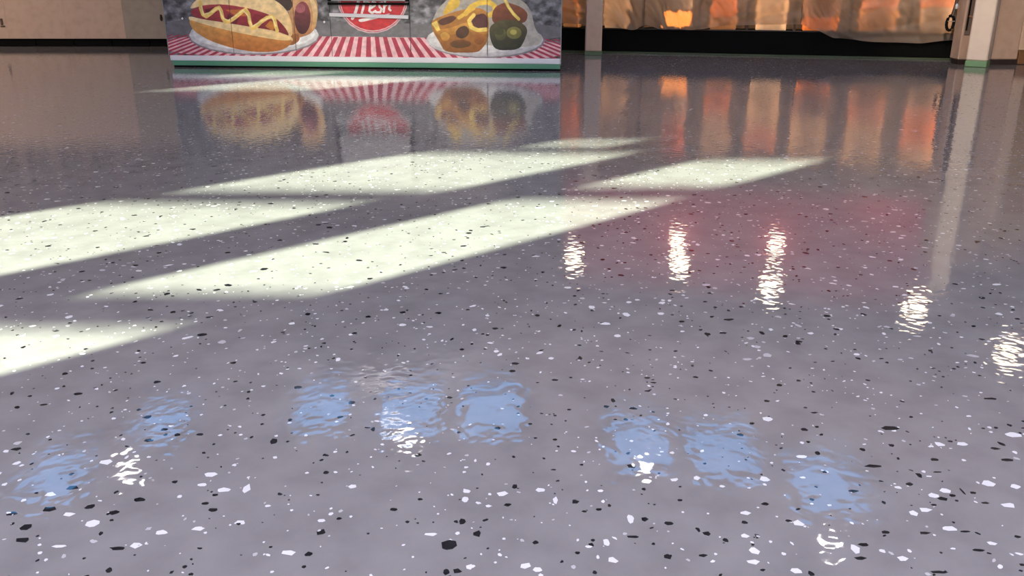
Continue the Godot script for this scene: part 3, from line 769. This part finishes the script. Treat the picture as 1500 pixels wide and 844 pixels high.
# ---------------------------------------------------------------- the wrapped display case
func case_() -> void:
	var turn := -atan2(1.73, 6.8)
	var T := Transform3D(Basis(Vector3.UP, turn), Vector3(1.07, 0, -17.91))
	var c := base("display_case", T.origin, turn)
	tag(c, "long open display case with a black base under plastic sheets", "display case")
	var st := new_st()
	cbox(st, Vector3(3.0, 0.235, -0.45), Vector3(8.1, 0.41, 0.9), 0.012); mesh(st, "base", M.black, c)
	st = new_st(); cbox(st, Vector3(3.0, 0.452, 0.004), Vector3(8.1, 0.022, 0.03), 0.004); mesh(st, "bumper", mat(lin(0.06, 0.055, 0.055), 0.3, 0.5), c)
	st = new_st(); cbox(st, Vector3(3.0, 0.016, 0.01), Vector3(8.1, 0.032, 0.02), 0.003); mesh(st, "green_strip", mat(lin(0.05, 0.075, 0.035), 0.5), c).set_meta("label", "green strip along the floor")
	st = new_st(); cbox(st, Vector3(3.0, 1.40, -0.98), Vector3(8.1, 2.76, 0.06), 0.01); mesh(st, "back_panel", mat(lin(0.10, 0.075, 0.055), 0.6), c)
	st = new_st(); cbox(st, Vector3(3.0, 2.36, -0.45), Vector3(8.1, 0.12, 0.95), 0.01); mesh(st, "canopy", M.dark, c)
	for x in [-1.05, 7.05]:
		st = new_st(); cbox(st, Vector3(x, 1.24, -0.48), Vector3(0.06, 2.4, 0.96), 0.01); mesh(st, "end_panel", M.dark, c)
	var warm := lin(1.0, 0.62, 0.34)
	var tm := glow(warm, 3.0)
	for x in [-0.5, 0.45, 1.45, 2.5, 3.38, 4.22, 5.17, 6.17, 6.98]:
		st = new_st(); cbox(st, Vector3(x, 1.38, -0.06), Vector3(0.05, 1.84, 0.05), 0.006); mesh(st, "upright", mat(lin(0.07, 0.055, 0.045), 0.5), c)
		st = new_st(); cbox(st, Vector3(x, 1.40, -0.095), Vector3(0.03, 1.7, 0.016), 0.004); mesh(st, "light_tube", tm, c)
		var al := AreaLight3D.new()
		al.name = "case_light"
		al.area_size = Vector2(0.03, 1.7)
		al.light_color = warm
		al.light_energy = 1.25
		al.shadow_enabled = true
		al.area_range = 30.0
		c.add_child(al, true)
		al.position = Vector3(x, 1.40, -0.106)
	# goods: [x0, x1, y0, y1, colour, words]
	var cols := {orange = lin(0.80, 0.26, 0.06), red = lin(0.75, 0.17, 0.06), grey = lin(0.35, 0.30, 0.27), pink = lin(0.66, 0.42, 0.36), tan = lin(0.45, 0.25, 0.12), cream = lin(0.80, 0.66, 0.50), salmon = lin(0.72, 0.33, 0.22), brown = lin(0.22, 0.12, 0.07)}
	var stacks := [
		["beside the kiosk corner", -0.14, 0.17, [[0.98, "tan"], [1.86, "orange"]]],
		["behind the slim cream post", 0.68, 1.10, [[1.21, "cream"], [1.75, "grey"]]],
		["under the glowing orange lamp panel", 1.88, 2.36, [[1.10, "grey"], [1.37, "pink"], [2.0, "red"]]],
		["right after the stack with the lamp panel", 2.69, 3.18, [[0.69, "tan"], [1.14, "orange"], [1.95, "cream"]]],
		["in the middle of the case", 3.53, 4.09, [[1.36, "cream"], [1.82, "salmon"]]],
		["third from the pier end of the case", 4.38, 5.0, [[0.69, "orange"], [1.10, "brown"], [2.0, "cream"]]],
		["second from the pier end of the case", 5.36, 6.0, [[0.85, "tan"], [1.18, "salmon"], [2.0, "cream"]]],
		["at the pier end of the case", 6.36, 6.92, [[0.88, "grey"], [1.12, "salmon"], [1.62, "orange"], [2.02, "cream"]]],
	]
	var mats := {}
	for key in cols: mats[key] = mottled(cols[key], 0.06, 0.6, 0.6, 40 + mats.size())
	for s in stacks:
		var y := 0.44 if s[0] != "under the glowing orange lamp panel" else 0.80
		var lvl := 0
		for b in s[3]:
			lvl += 1
			var top: float = b[0]
			var o := base("carton", T * Vector3((s[1] + s[2]) / 2.0, y, -0.5), turn)
			var w: float = s[2] - s[1] - 0.015 * lvl
			var h: float = top - y - 0.004
			st = new_st(); cbox(st, Vector3(0, h / 2, 0), Vector3(w, h, 0.42), 0.012); var bx := mesh(st, "box", mats[b[1]], o)
			st = new_st(); cbox(st, Vector3(0, h + 0.0005, 0), Vector3(w * 0.14, 0.003, 0.40), 0.001); mesh(st, "tape", mats["tan"], bx)
			tag(o, "%s carton, %s of the stack %s" % [b[1], ["lowest", "second", "third", "topmost"][lvl - 1], s[0]], "carton", "cartons behind the plastic sheets")
			y = top
	# glowing orange lamp panel
	var lp := base("lamp_panel", T * Vector3(2.09, 0.44, -0.34), turn)
	tag(lp, "glowing orange lamp panel low in the display case", "lamp")
	st = new_st(); cbox(st, Vector3(0, 0.175, -0.1), Vector3(0.54, 0.35, 0.16), 0.02); mesh(st, "housing", M.dark, lp)
	st = new_st(); cbox(st, Vector3(0, 0.185, 0.0), Vector3(0.50, 0.29, 0.03), 0.06); mesh(st, "glow_panel", glow(lin(1.0, 0.36, 0.07), 0.85), lp)
	var pl := AreaLight3D.new()
	pl.name = "panel_and_fill_light"
	pl.area_size = Vector2(0.48, 0.27)
	pl.light_color = lin(1.0, 0.36, 0.07)
	pl.light_energy = 0.04
	pl.shadow_enabled = true
	lp.add_child(pl)
	pl.position = Vector3(0, 0.185, 0.03)
	pl.rotation.y = PI
	# plastic sheets: hem points [x, y], hung from the fascia
	var film := mat(Color(0.80, 0.71, 0.62, 0.27), 0.32)
	film.refraction_enabled = true
	film.refraction_scale = 0.02
	var hems := [
		[[[-0.95, 0.56], [-0.08, 0.55], [0.65, 0.52], [0.85, 0.50], [1.31, 0.44], [1.49, 0.52]], "behind the slim cream post", 1.5],
		[[[1.50, 0.53], [1.83, 0.47], [2.34, 0.46], [3.14, 0.55], [3.81, 0.57], [4.31, 0.58]], "over the middle of the display case", 2.05],
		[[[4.32, 0.58], [4.53, 0.50], [4.96, 0.35], [5.61, 0.30], [6.3, 0.29], [6.93, 0.35]], "at the pier end of the display case", 4.4],
	]
	for h in hems:
		var o := base("plastic_sheet", T * Vector3(0, 0, 0.15), turn)
		tag(o, "clear plastic sheet hung %s" % h[1], "plastic sheet", "plastic sheets over the display case")
		var pts: Array = h[0]
		var x0: float = pts[0][0]
		var x1: float = pts[-1][0]
		var nx := int((x1 - x0) / 0.04)
		var ny := 40
		st = SurfaceTool.new()
		st.begin(Mesh.PRIMITIVE_TRIANGLES)
		st.set_smooth_group(0)
		var fold := FastNoiseLite.new()
		fold.seed = int(x0 * 10) + 50
		fold.frequency = 0.9
		fold.fractal_octaves = 2
		for j in ny + 1:
			for i in nx + 1:
				var x := lerpf(x0, x1, float(i) / nx)
				var yb := 0.5
				for q in pts.size() - 1:
					if x >= pts[q][0] and x <= pts[q + 1][0]:
						yb = lerpf(pts[q][1], pts[q + 1][1], smoothstep(0.0, 1.0, (x - pts[q][0]) / (pts[q + 1][0] - pts[q][0])))
				var v := float(j) / ny
				var yy := lerpf(yb, 2.455, v)
				# folds fan out from the gathered corner of each sheet
				var ang := atan2(yy - 0.3, x - h[2])
				var zz := (0.5 - absf(fold.get_noise_2d(ang * 7.0, 0.8 * v))) * 0.15 - 0.04 + fold.get_noise_2d(x * 2.4 + yy * 1.6, yy * 0.9 + 30.0) * 0.06
				st.add_vertex(Vector3(x, yy, zz))
		for j in ny:
			for i in nx:
				var a := j * (nx + 1) + i
				for k in [a, a + nx + 1, a + 1, a + 1, a + nx + 1, a + nx + 2]: st.add_index(k)
		mesh(st, "film", film, o)
		st = new_st()
		cbox(st, Vector3((x0 + x1) / 2, 2.44, 0.0), Vector3(x1 - x0 - 0.02, 0.03, 0.02), 0.003)
		mesh(st, "batten", mat(lin(0.4, 0.28, 0.16), 0.6), o)
	# red fascia
	var fa := base("red_fascia", T * Vector3(0, 2.5, 0), turn)
	tag(fa, "wide red fascia above the plastic covered display case", "fascia")
	st = new_st(); cbox(st, Vector3(3.6, 1.1, -0.42), Vector3(7.2, 2.16, 0.9), 0.02); mesh(st, "box", mottled(lin(0.50, 0.045, 0.07), 0.08, 1.2, 0.6, 60), fa)
	st = new_st(); cbox(st, Vector3(3.6, 0.005, 0.02), Vector3(7.2, 0.05, 0.06), 0.006); mesh(st, "edge_trim", mat(lin(0.6, 0.58, 0.58), 0.4), fa)

# ---------------------------------------------------------------- posts, pier and the bits round them
func right_side() -> void:
	var sp := base("slim_post", Vector3(1.53, 0, -17.28), -0.05)
	tag(sp, "slim cream square post in front of the display case beside the kiosk", "post")
	var st := new_st(); cbox(st, Vector3(0, 1.30, 0), Vector3(0.31, 2.46, 0.24), 0.015); mesh(st, "shaft", M.cream, sp)
	st = new_st(); cbox(st, Vector3(0, 0.035, 0), Vector3(0.32, 0.07, 0.25), 0.006); mesh(st, "green_foot", mat(lin(0.10, 0.16, 0.08), 0.4), sp)
	var rp := base("thick_post", Vector3(7.70, 0, -15.08), -0.62)
	tag(rp, "tall cream square post with a green foot in front of the wall pier", "post")
	st = new_st(); cbox(st, Vector3(0, 2.05, 0), Vector3(0.32, 3.90, 0.32), 0.018); mesh(st, "shaft", mottled(lin(0.66, 0.55, 0.46), 0.04, 1.4, 0.5, 71), rp)
	st = new_st(); cbox(st, Vector3(0, 0.05, 0), Vector3(0.325, 0.10, 0.325), 0.01); mesh(st, "green_foot", mat(lin(0.16, 0.30, 0.15), 0.4), rp)
	# the pier behind it
	st = new_st(); cbox(st, Vector3(8.02, 1.80, -15.55), Vector3(1.0, 3.44, 0.3), 0.015)
	var pier := mesh(st, "wall_pier", mottled(lin(0.43, 0.30, 0.23), 0.05, 1.5, 0.6, 72))
	struct(pier, "beige wall pier behind the thick cream post")
	st = new_st(); cbox(st, Vector3(8.02, 0.04, -15.50), Vector3(1.0, 0.08, 0.26), 0.006); struct(mesh(st, "baseboard_pier", mat(lin(0.02, 0.012, 0.01), 0.4)))
	st = new_st(); cbox(st, Vector3(8.62, 1.60, -15.50), Vector3(0.20, 2.74, 0.2), 0.01); struct(mesh(st, "trim_1", mottled(lin(0.52, 0.38, 0.28), 0.05, 1.5, 0.6, 73)), "beige door jamb beside the pier")
	st = new_st(); cbox(st, Vector3(8.66, 0.115, -15.47), Vector3(0.28, 0.22, 0.22), 0.01); struct(mesh(st, "trim_2", mat(lin(0.17, 0.08, 0.03), 0.5)), "brown block at the foot of the jamb")
	st = new_st(); cbox(st, Vector3(11.4, 1.80, -15.65), Vector3(5.3, 3.6, 0.2), 0.01); struct(mesh(st, "wall_side", mottled(lin(0.30, 0.18, 0.06), 0.08, 1.5, 0.6, 74)), "ochre wall beyond the pier")
	# conduit with a plug on the pier
	var cd := base("wall_conduit", Vector3(8.02, 0.55, -15.385))
	tag(cd, "dark conduit with a hanging plug on the wall pier", "conduit")
	st = new_st(); tube(st, [Vector3(0, 0.32, 0), Vector3(0, 2.4, 0)], 0.028, 10); mesh(st, "pipe", M.black, cd)
	st = new_st(); tube(st, [Vector3(-0.02, 0.34, 0), Vector3(-0.045, 0.2, 0.01), Vector3(-0.03, 0.1, 0.01), Vector3(-0.06, 0.0, 0.01)], 0.014, 8); mesh(st, "cord", mat(lin(0.10, 0.06, 0.04), 0.5), cd)
	st = new_st(); cbox(st, Vector3(-0.06, -0.04, 0.012), Vector3(0.05, 0.09, 0.04), 0.008); mesh(st, "plug", mat(lin(0.12, 0.08, 0.06), 0.5), cd)
	# slot channel on the pier between post and case
	var sl := base("slotted_channel", Vector3(7.60, 0.48, -15.385))
	tag(sl, "grey slotted channel on the pier between the display case and the thick post", "channel")
	st = new_st(); cbox(st, Vector3(0, 0.9, 0), Vector3(0.10, 1.8, 0.025), 0.005); mesh(st, "channel", mat(lin(0.14, 0.10, 0.085), 0.5), sl)
	st = new_st(); cbox(st, Vector3(-0.03, 0.92, 0.014), Vector3(0.03, 1.7, 0.01), 0.002); mesh(st, "slot", M.black, sl)
	st = new_st(); tube(st, [Vector3(-0.03, 0.30, 0.03), Vector3(0.09, 0.28, 0.03)], 0.014, 8); mesh(st, "copper_stub", mat(lin(0.9, 0.55, 0.35), 0.25, 0.8), sl)
	# hose with a valve at the end of the case
	var hs := base("hose_reel", Vector3(7.40, 0.66, -15.62))
	tag(hs, "small black hose and valve hanging at the end of the display case", "hose")
	var loop := []
	for k in 15: loop.append(Vector3(sin(TAU * k / 14.0) * 0.06, cos(TAU * k / 14.0) * 0.12, 0.0))
	st = new_st(); tube(st, loop, 0.026, 8); mesh(st, "hose_loop", M.black, hs)
	st = new_st(); tube(st, [Vector3(0.02, 0.12, 0), Vector3(0.05, 0.3, 0), Vector3(0.08, 0.9, 0)], 0.03, 8); mesh(st, "hose", mat(lin(0.05, 0.02, 0.015), 0.4), hs)
	st = new_st(); lathe(st, [[0.0, 0.0], [0.03, 0.01], [0.035, 0.06], [0.02, 0.09], [0.0, 0.1]], Vector3(0.05, 0.22, 0.04), 10); mesh(st, "valve", mat(lin(0.8, 0.75, 0.7), 0.2, 0.7), hs)
	st = new_st(); cbox(st, Vector3(0.0, 0.03, 0.03), Vector3(0.12, 0.014, 0.014), 0.003); mesh(st, "lever", M.metal, hs)

# ---------------------------------------------------------------- lamps
func lamp(called: String, at: Vector3, r: float, energy: float, c: Color, shine: float, label: String, group: String) -> void:
	var o := base(called, at)
	tag(o, label, "lamp", group)
	var st := new_st()
	lathe(st, [[r, 0.0], [r * 1.06, 0.02], [r * 0.95, 0.12], [r * 0.55, 0.26], [r * 0.35, 0.30], [r * 0.33, 0.44], [0.0, 0.46]], Vector3.ZERO, 28)
	mesh(st, "housing", M.dark, o)
	st = new_st(); lathe(st, [[0.0, 0.012], [r * 0.98, 0.012], [r * 0.98, 0.03], [0.0, 0.03]], Vector3.ZERO, 28)
	mesh(st, "lens", glow(c, shine), o)
	st = new_st(); tube(st, [Vector3(0, 0.45, 0), Vector3(0, 5.99 - at.y, 0)], 0.012, 8)
	mesh(st, "hanger", M.dark, o)
	var l := SpotLight3D.new()
	l.name = "lamp_light"
	l.light_color = c
	l.light_energy = energy
	l.light_size = r * 0.8
	l.spot_range = 60.0
	l.spot_attenuation = 2.0
	l.spot_angle = 80.0
	l.shadow_enabled = true
	o.add_child(l)
	l.position = Vector3(0, -0.02, 0)
	l.rotation.x = -PI / 2

func globe(at: Vector3, r: float, energy: float, c: Color, shine: float, label: String) -> void:
	var o := base("globe_pendant", at)
	tag(o, label, "lamp", "globe pendants before the red fascia")
	var prof := []
	for k in 13: prof.append([r * sin(PI * k / 12.0), -r * cos(PI * k / 12.0)])
	var st := new_st(); lathe(st, prof, Vector3.ZERO, 24); mesh(st, "globe", glow(c, shine), o)
	st = new_st(); lathe(st, [[r * 0.42, r * 0.92], [r * 0.46, r * 1.0], [r * 0.3, r * 1.3], [0.0, r * 1.32]], Vector3.ZERO, 16); mesh(st, "cap", M.metal, o)
	st = new_st(); tube(st, [Vector3(0, r * 1.3, 0), Vector3(0, 5.99 - at.y, 0)], 0.01, 8); mesh(st, "cord", M.dark, o)
	var l := OmniLight3D.new()
	l.name = "globe_light"
	l.light_color = c
	l.light_energy = energy
	l.light_size = r * 0.9
	l.omni_range = 60.0
	l.omni_attenuation = 2.0
	l.shadow_enabled = true
	o.add_child(l)

func lamps() -> void:
	var warm := lin(1.0, 0.80, 0.58)
	var cool := lin(1.0, 0.93, 0.90)
	var where := ["beside the slim cream post", "second from the slim cream post", "hung low near the red fascia", "over the middle of the display case", "in front of the middle of the fascia", "between the fascia and the thick post", "farthest out from the red fascia"]
	var spots := [Vector3(1.20, 3.8, -16.5), Vector3(3.20, 3.8, -16.1), Vector3(3.28, 3.6, -17.0), Vector3(5.15, 3.6, -16.6), Vector3(4.60, 3.8, -14.9), Vector3(6.70, 3.8, -13.8), Vector3(7.25, 3.8, -11.9)]
	for i in spots.size():
		globe(spots[i], 0.15 if i in [2, 3] else 0.19, 0.08, warm, 9.0, "warm glass globe pendant %s" % where[i])
	for p in [[Vector3(-1.57, 5.2, -11.8), "before the row of three skylights", 0.16], [Vector3(-5.43, 5.2, -11.0), "before the skylights on the beige wall side", 0.15], [Vector3(1.88, 5.2, -11.0), "before the skylights on the display case side", 0.12], [Vector3(3.95, 5.2, -9.3), "nearer the shop front than any skylight", 0.085]]:
		lamp("high_bay_lamp", p[0], p[2], 1.2, cool, 9.0, "round high bay lamp hung %s" % p[1], "high bay lamps")
	# fill panels added out of view to light the near floor and left wall
	var day := lin(0.96, 0.98, 1.12)
	for p in [[-9.0, 1.0, 25.5], [-4.5, 1.0, 25.5], [0.0, 1.0, 25.5], [4.5, 1.0, 25.5], [9.0, 1.0, 25.5], [-14.0, -16.0, 33.0], [-14.0, -10.0, 16.0]]:
		var o := base("panel_and_fill_light", Vector3(p[0], 5.89, p[1]))
		tag(o, "square fill light panel added on the ceiling %s" % ("just inside the shop front" if p[1] > 0.0 else "over the beige panelled wall side"), "lamp", "added ceiling fill lights")
		var st := new_st(); cbox(st, Vector3(0, 0.04, 0), Vector3(1.5, 0.08, 1.5), 0.01); mesh(st, "tray", M.white, o)
		st = new_st(); cbox(st, Vector3(0, -0.006, 0), Vector3(1.4, 0.012, 1.4), 0.003); mesh(st, "diffuser", glow(day, 3.0), o)
		var l := AreaLight3D.new()
		l.name = "added_panel_area"
		l.area_size = Vector2(1.38, 1.38)
		l.light_color = day if p[1] > 0.0 else warm
		l.light_energy = p[2]
		l.area_range = 60.0
		l.shadow_enabled = true
		o.add_child(l)
		l.position = Vector3(0, -0.02, 0)
		l.rotation.x = -PI / 2
	# spots added out of view to brighten the fascia, thick post and kiosk
	for p in [[Vector3(4.6, 4.55, -6.6), Vector3(4.6, 3.7, -16.9), 19.0, 17.0, "the red fascia"], [Vector3(3.0, 4.55, -6.6), Vector3(7.8, 1.9, -15.2), 13.0, 54.0, "the thick post"], [Vector3(-3.0, 4.55, -6.5), Vector3(-2.4, 1.25, -14.6), 18.0, 26.0, "the food kiosk"]]:
		var o := base("added_spot", p[0])
		tag(o, "black spotlight added to brighten %s" % p[4], "lamp", "added spotlights")
		var aim: Vector3 = (p[1] - p[0]).normalized()
		var st := new_st(); tube(st, [-aim * 0.16, aim * 0.1], 0.07, 14); mesh(st, "can", M.dark, o)
		st = new_st(); tube(st, [aim * 0.101, aim * 0.106], 0.06, 14); mesh(st, "lens", glow(warm, 6.0), o)
		st = new_st(); tube(st, [Vector3(0, 0.05, 0), Vector3(0, 5.99 - p[0].y, 0)], 0.012, 8); mesh(st, "stem", M.dark, o)
		var l := SpotLight3D.new()
		l.name = "added_spot_light"
		l.light_color = warm
		l.light_energy = p[3]
		l.light_size = 0.05
		l.spot_range = 60.0
		l.spot_attenuation = 2.0
		l.spot_angle = p[2]
		l.spot_angle_attenuation = 0.6
		l.shadow_enabled = true
		o.add_child(l)
		l.look_at_from_position(p[0] + aim * 0.12, p[0] + aim * 2.0)
	# uplight bars added out of view to brighten the ceiling
	var n := 0
	for x in [-9.0, -3.0, 3.0, 9.0]:
		var u := base("added_uplight", Vector3(x, 4.9, -7.2))
		tag(u, "slim uplight bar added to brighten the ceiling", "lamp", "added uplight bars")
		var st := new_st(); cbox(st, Vector3.ZERO, Vector3(3.0, 0.07, 0.16), 0.01); mesh(st, "channel", M.dark, u)
		st = new_st(); cbox(st, Vector3(0, 0.04, 0), Vector3(2.9, 0.012, 0.12), 0.003); mesh(st, "diffuser", glow(cool, 4.0), u)
		for e in [-1.2, 1.2]:
			st = new_st(); tube(st, [Vector3(e, 0.03, 0), Vector3(e, 1.09, 0)], 0.006, 6); mesh(st, "hanger", M.dark, u)
		var l2 := AreaLight3D.new()
		l2.name = "added_uplight_area"
		l2.area_size = Vector2(2.9, 0.12)
		l2.light_color = cool
		l2.light_energy = 4.0
		l2.area_range = 60.0
		l2.shadow_enabled = true
		u.add_child(l2)
		l2.position = Vector3(0, 0.055, 0)
		l2.rotation.x = PI / 2
